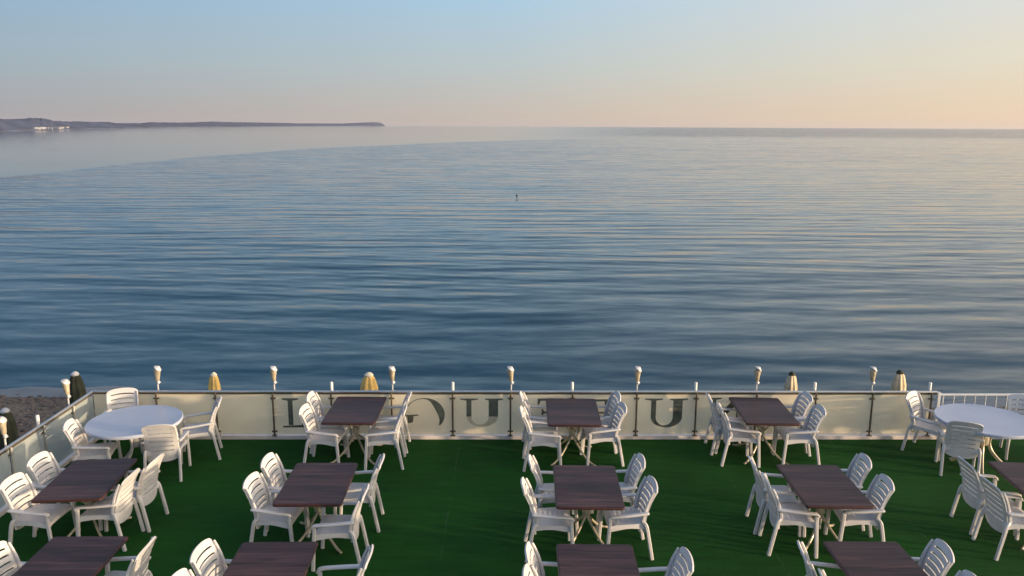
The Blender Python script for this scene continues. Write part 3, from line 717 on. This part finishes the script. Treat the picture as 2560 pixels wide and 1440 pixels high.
FP = [(along(CORNER, FD, x, 0), k) for x, k in fposts]
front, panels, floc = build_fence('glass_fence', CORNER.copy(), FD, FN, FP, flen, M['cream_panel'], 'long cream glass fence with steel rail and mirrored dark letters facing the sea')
LP = [(along(CORNER, LD, x, 0), k) for x, k in ((183, 'lamp'), (104, 'stub'), (14, 'lamp'))]
LP += [(LP[-1][0] + 1.0, 'stub'), (LP[-1][0] + 2.0, 'lamp')]
print('left posts', LP)
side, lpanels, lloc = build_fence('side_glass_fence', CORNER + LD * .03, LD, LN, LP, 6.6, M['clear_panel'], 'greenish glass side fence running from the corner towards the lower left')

# lettering on the panels: outlines in the unit square (x to the right, y up), laid 5 mm proud of the film
def poly(bm, pts, T):
    vs = [bm.verts.new(T(x, y, 0)) for x, y in pts]; ws = [bm.verts.new(T(x, y, 1)) for x, y in pts]
    n = len(pts)
    bm.faces.new(vs); bm.faces.new(ws[::-1])
    for i in range(n): bm.faces.new((vs[i], vs[(i + 1) % n], ws[(i + 1) % n], ws[i]))
def arc(cx, cy, rx, ry, a0, a1, w0, w1, n=14, ecc=None):
    """band between two arcs, its width swelling from w0 to w1 in the middle"""
    o, i_ = [], []
    for k in range(n + 1):
        t = k / n; a = R(a0 + (a1 - a0) * t); w = w0 + (w1 - w0) * math.sin(math.pi * t)
        o.append((cx + rx * math.cos(a), cy + ry * math.sin(a)))
        i_.append((cx + (rx - w) * math.cos(a), cy + (ry - w * .25) * math.sin(a)))
    return o, i_
def band(bm, o, i_, T):
    for k in range(len(o) - 1): poly(bm, [o[k], o[k + 1], i_[k + 1], i_[k]], T)
GLYPH = {
 'L': [[(.05, .97), (.75, .97), (.75, .93), (.5, .89), (.5, .08), (.30, .08), (.30, .89), (.05, .93)], [(.05, .0), (1, .0), (1.05, .30), (.98, .30), (.85, .08), (.05, .05)]],
 'U': [[(0, 1), (.42, 1), (.42, .965), (.265, .93), (.265, .36), (.15, .36), (.15, .93), (0, .965)],
       [(.58, 1), (1, 1), (1, .965), (.88, .93), (.88, .36), (.665, .36), (.665, .93), (.58, .965)]],
 'E': [[(.95, 1), (.95, 0), (.70, 0), (.70, 1)], [(.7, 1), (.7, .93), (.18, .92), (.10, .78), (.06, .78), (.06, 1)], [(.7, .54), (.7, .48), (.30, .48), (.26, .40), (.22, .40), (.22, .64), (.26, .64), (.3, .54)],
       [(.7, .07), (.7, 0), (.02, 0), (0, .25), (.05, .25), (.15, .08)]],
 'N': [[(.0, 1), (.35, 1), (.35, .96), (.2, .93), (.2, 0), (.1, 0), (.1, .93), (0, .96)], [(.65, 1), (1, 1), (1, .96), (.93, .93), (.16, 0), (.12, .06), (.16, .22), (.68, .93)],
       [(.80, .70), (.90, .82), (.9, .06), (1, .03), (1, 0), (.68, 0), (.68, .03), (.80, .06)]],
}
def letter(g, px0, px1, y0, y1, whole=True):
    sA, sB = along(CORNER, FD, px0, 0), along(CORNER, FD, px1, 0)
    def zat(py):
        r = ray((px0 + px1) / 2, py); t = (CORNER - CAM).dot(FN) / r.dot(FN); return (CAM + r * t).z
    zt, zb = zat(y0), zat(y1)
    def T(x, y, k):
        return floc(sA + (sB - sA) * x, .0055 + .003 * k, zb + (zt - zb) * y)
    bm = bmesh.new(); wm = None
    if g in GLYPH:
        for q in GLYPH[g]: poly(bm, q, T)
    if g == 'U':
        if whole:
            an = [R(180 + 180 * k / 16) for k in range(17)]
            o = [(.515 + .365 * math.cos(a), .36 + .36 * math.sin(a)) for a in an]; i_ = [(.465 + .20 * math.cos(a), .36 + .29 * math.sin(a)) for a in an]
            band(bm, o, i_, T)
    if g == 'C':                                  # mirrored G: heavy bow at the right, spur at the lower left
        o, i_ = [], []
        for k in range(19):
            a = R(150 - k * (190 / 18)); t = k / 18
            w = .03 + .20 * max(0, math.sin(math.pi * (t - .12) / .95)) ** 1.5
            o.append((.50 + .50 * math.cos(a), .38 + .60 * math.sin(a))); i_.append((.50 + (.50 - w) * math.cos(a), .38 + (.60 - w * .35) * math.sin(a)))
        band(bm, o, i_, T)
        b2 = bmesh.new(); poly(b2, [(.0, .36), (.34, .38), (.34, .34), (.22, .32), (.20, .10), (.08, .06), (.06, .30), (0, .33)], T)
        spur = b2
    par = max(panels, key=lambda p: min(p[1], (sA + sB) / 2) - max(p[0], (sA + sB) / 2) if p[0] <= (sA + sB) / 2 <= p[1] else -99)[2]
    obj('letter', bm, M['letter'], par, smooth=False)
    if g == 'C': obj('letter_spur', spur, M['letter'], par, smooth=False)
    if g == 'U' and not whole:                     # the worn lower bow
        bm = bmesh.new(); an = [R(180 + 180 * k / 16) for k in range(17)]
        o = [(.515 + .365 * math.cos(a), .357 + .36 * math.sin(a)) for a in an]; i_ = [(.465 + .20 * math.cos(a), .357 + .29 * math.sin(a)) for a in an]
        band(bm, o, i_, T)
        q = obj('worn_letter', bm, M['letter_worn'], par, smooth=False); q['label'] = 'faded lower bow of a letter'
letter('L', 703, 762, 993, 1068)
letter('C', 1012, 1112, 993, 1062)
letter('U', 1150, 1258, 996, 1066, False)
letter('E', 1340, 1405, 996, 1066)
letter('E', 1462, 1532, 998, 1066)
letter('U', 1611, 1718, 996, 1068, True)
letter('N', 1772, 1858, 994, 1066)

# ---------------------------------------------------------------- rail lamps
def lamp(pos, spin, tilt, label):
    root = empty('rail_lamp', pos, spin)
    bm = bmesh.new(); sweep(bm, [(0, 0, -.10), (0, 0, .11)], circ(.013, 10)); box(bm, (0, .03, -.05), (.03, .05, .03)); obj('stem', bm, M['cap'], root)
    bm = bmesh.new(); lathe(bm, [(.012, .085), (.026, .10), (.028, .125), (.016, .145)], 14, (.012, 0, 0)); box(bm, (.03, 0, .115), (.04, .022, .022), bev=.004); obj('knuckle', bm, M['cap'], root)
    rm = Matrix.Rotation(tilt, 3, 'Y')
    bm = bmesh.new(); lathe(bm, [(.020, 0), (.033, .02), (.040, .09), (.052, .17), (.055, .19), (.045, .20)], 18, (0, 0, .135), mat=rm); obj('lamp_body', bm, M['brass'], root)
    r2 = Matrix.Rotation(tilt + R(36), 3, 'Y')
    q = Vector((0, 0, .135)) + rm @ Vector((0, 0, .205))
    bm = bmesh.new(); lathe(bm, [(.062, 0), (.066, .010), (.054, .024), (.026, .042), (.012, .052)], 18, q, mat=r2); obj('lamp_cap', bm, M['cap'], root)
    tag(root, label, 'lamp', 'brass lamps along the fence rail')
names = ['first from the left corner', 'second from the left corner', 'between the yellow parasol and the mirrored G', 'above the glass left of the centre table', 'right of the centre fence-side table', 'behind the rightmost fence-side table', 'last at the right, beside the tan parasol']
lab_l = ['brass rail lamp above the left round table', 'brass rail lamp left of the letter L', 'brass rail lamp just right of the wide yellow parasol', 'brass rail lamp above the letter U, left of the centre table',
         'brass rail lamp at the left of the complete letter U', 'brass rail lamp behind the rightmost fence-side dark table', 'brass rail lamp furthest right, over the plain cream panels']
for (s, k), lb in zip([p for p in FP if p[1] == 'lamp'], lab_l):
    p = CORNER + FD * (s + .01) - FN * .055 + Vector((0, 0, H))
    lamp(p, random.uniform(-.35, .35), R(random.uniform(-4, 4)), lb)
for (s, k), lb in zip([p for p in LP if p[1] == 'lamp'][:2], ['pinkish rail lamp on the side fence in front of the dark parasol', 'rail lamp on the side fence at the left edge of the picture']):
    p = CORNER + LD * s - LN * .055 + Vector((0, 0, H))
    lamp(p, random.uniform(-.3, .3), R(-5), lb)

# ---------------------------------------------------------------- white railing right of the glass fence
root = empty('white_railing', FEND + FD * .08)
def rl(s, z, o=0): return FD * s - FN * (.05 - o) + Vector((0, 0, z))
bm = bmesh.new(); sweep(bm, [rl(0, .74), rl(6, .74)], rrect(.045, .03, .006)); obj('rail', bm, M['white_paint'], root)
bm = bmesh.new(); sweep(bm, [rl(0, .12), rl(6, .12)], rrect(.035, .025, .006)); obj('rail', bm, M['white_paint'], root)
for i in range(34):
    bm = bmesh.new(); sweep(bm, [rl(.06 + i * .175, .12), rl(.06 + i * .175, .74)], circ(.0095, 8)); obj('baluster', bm, M['white_paint'], root)
bm = bmesh.new(); sweep(bm, [rl(-.02, 0), rl(-.02, .78)], rrect(.05, .05, .006)); obj('post', bm, M['white_paint'], root)
tag(root, 'white painted railing with thin balusters right of the glass fence', 'railing')

# ---------------------------------------------------------------- closed parasols on the beach
def parasol(px, py, ztop, w, canvas, capm, label, length=1.25, tilt=0.0, band=True):
    p = on_level(px, py, ztop); g = beach_z(p.x, p.y)
    root = empty('closed_parasol', (p.x, p.y, g), random.uniform(0, 6)); h = ztop - g
    bm = bmesh.new(); sweep(bm, [(0, 0, -.2), (0, 0, h - .02)], circ(.022, 10)); obj('pole', bm, M['pvc'], root)
    ph = random.uniform(0, 6)
    fold = lambda a, z: 1 + .10 * math.cos(8 * a + ph) + .06 * math.cos(3 * a + z * 4)
    bm = bmesh.new()
    pr = [(.03, h - length), (w * .40, h - length + .01), (w * .5, h - length * .8), (w * .46, h - length * .55), (w * .5, h - length * .38), (w * .44, h - length * .2), (w * .30, h - .07), (w * .16, h - .015)]
    lathe(bm, pr, 48, rfun=fold); obj('canopy', bm, canvas, root)
    bm = bmesh.new(); lathe(bm, [(w * .24, h - .03), (w * .25, h - .005), (w * .14, h + .03), (.012, h + .045)], 18); obj('cap', bm, capm, root)
    if band:
        bm = bmesh.new(); lathe(bm, [(w * .50, h - length * .60), (w * .53, h - length * .58), (w * .53, h - length * .54), (w * .50, h - length * .52)], 24); obj('strap', bm, canvas, root)
    tag(root, label, 'parasol', 'closed parasols on the beach')
parasol(534, 936, .25, .25, M['yellow'], M['canvas_pale'], 'narrow closed yellow parasol behind the fence, right of the left round table')
parasol(922, 936, .25, .36, M['yellow'], M['canvas_pale'], 'wide closed yellow parasol behind the leftmost fence-side dark table')
parasol(1980, 934, .25, .26, M['tan'], M['dark_canvas'], 'closed tan parasol behind the rightmost fence-side dark table')
parasol(2250, 930, .25, .28, M['tan'], M['dark_canvas'], 'closed tan parasol near the right end of the glass fence')
parasol(187, 934, .25, .30, M['dark_canvas'], M['cap'], 'closed dark green parasol with white cap behind the fence corner')
parasol(12, 1026, .25, .30, M['dark_canvas'], M['cap'], 'closed dark green parasol with white cap at the left edge', length=1.3)

# ---------------------------------------------------------------- small dark buoy on the water
p = on_level(1292, 489, SEA)
root = empty('buoy', (p.x, p.y, SEA))
bm = bmesh.new(); lathe(bm, [(.05, -.1), (.10, .0), (.12, .05), (.09, .09), (.04, .11)], 20); obj('float', bm, M['buoy'], root)
bm = bmesh.new(); sweep(bm, [(0, 0, .105), (0, 0, .125)], circ(.012, 8)); obj('top_ring', bm, M['buoy'], root)
tag(root, 'small dark buoy floating alone on the open sea', 'buoy')

# ---------------------------------------------------------------- sea haze
HAZE = True
if HAZE:
    bm = bmesh.new(); box(bm, (0, 7150, 33), (30800, 16200, 73))
    m = bpy.data.materials.new('haze'); m.use_nodes = True; t = m.node_tree; t.nodes.clear()
    o_ = N(t, 'ShaderNodeOutputMaterial'); v = N(t, 'ShaderNodeVolumePrincipled')
    v.inputs['Color'].default_value = (0.80, 0.82, 1.0, 1); v.inputs['Density'].default_value = 0.00003; v.inputs['Anisotropy'].default_value = 0.2
    t.links.new(v.outputs[0], o_.inputs['Volume'])
    tag(obj('haze', bm, m, smooth=False), kind='stuff')
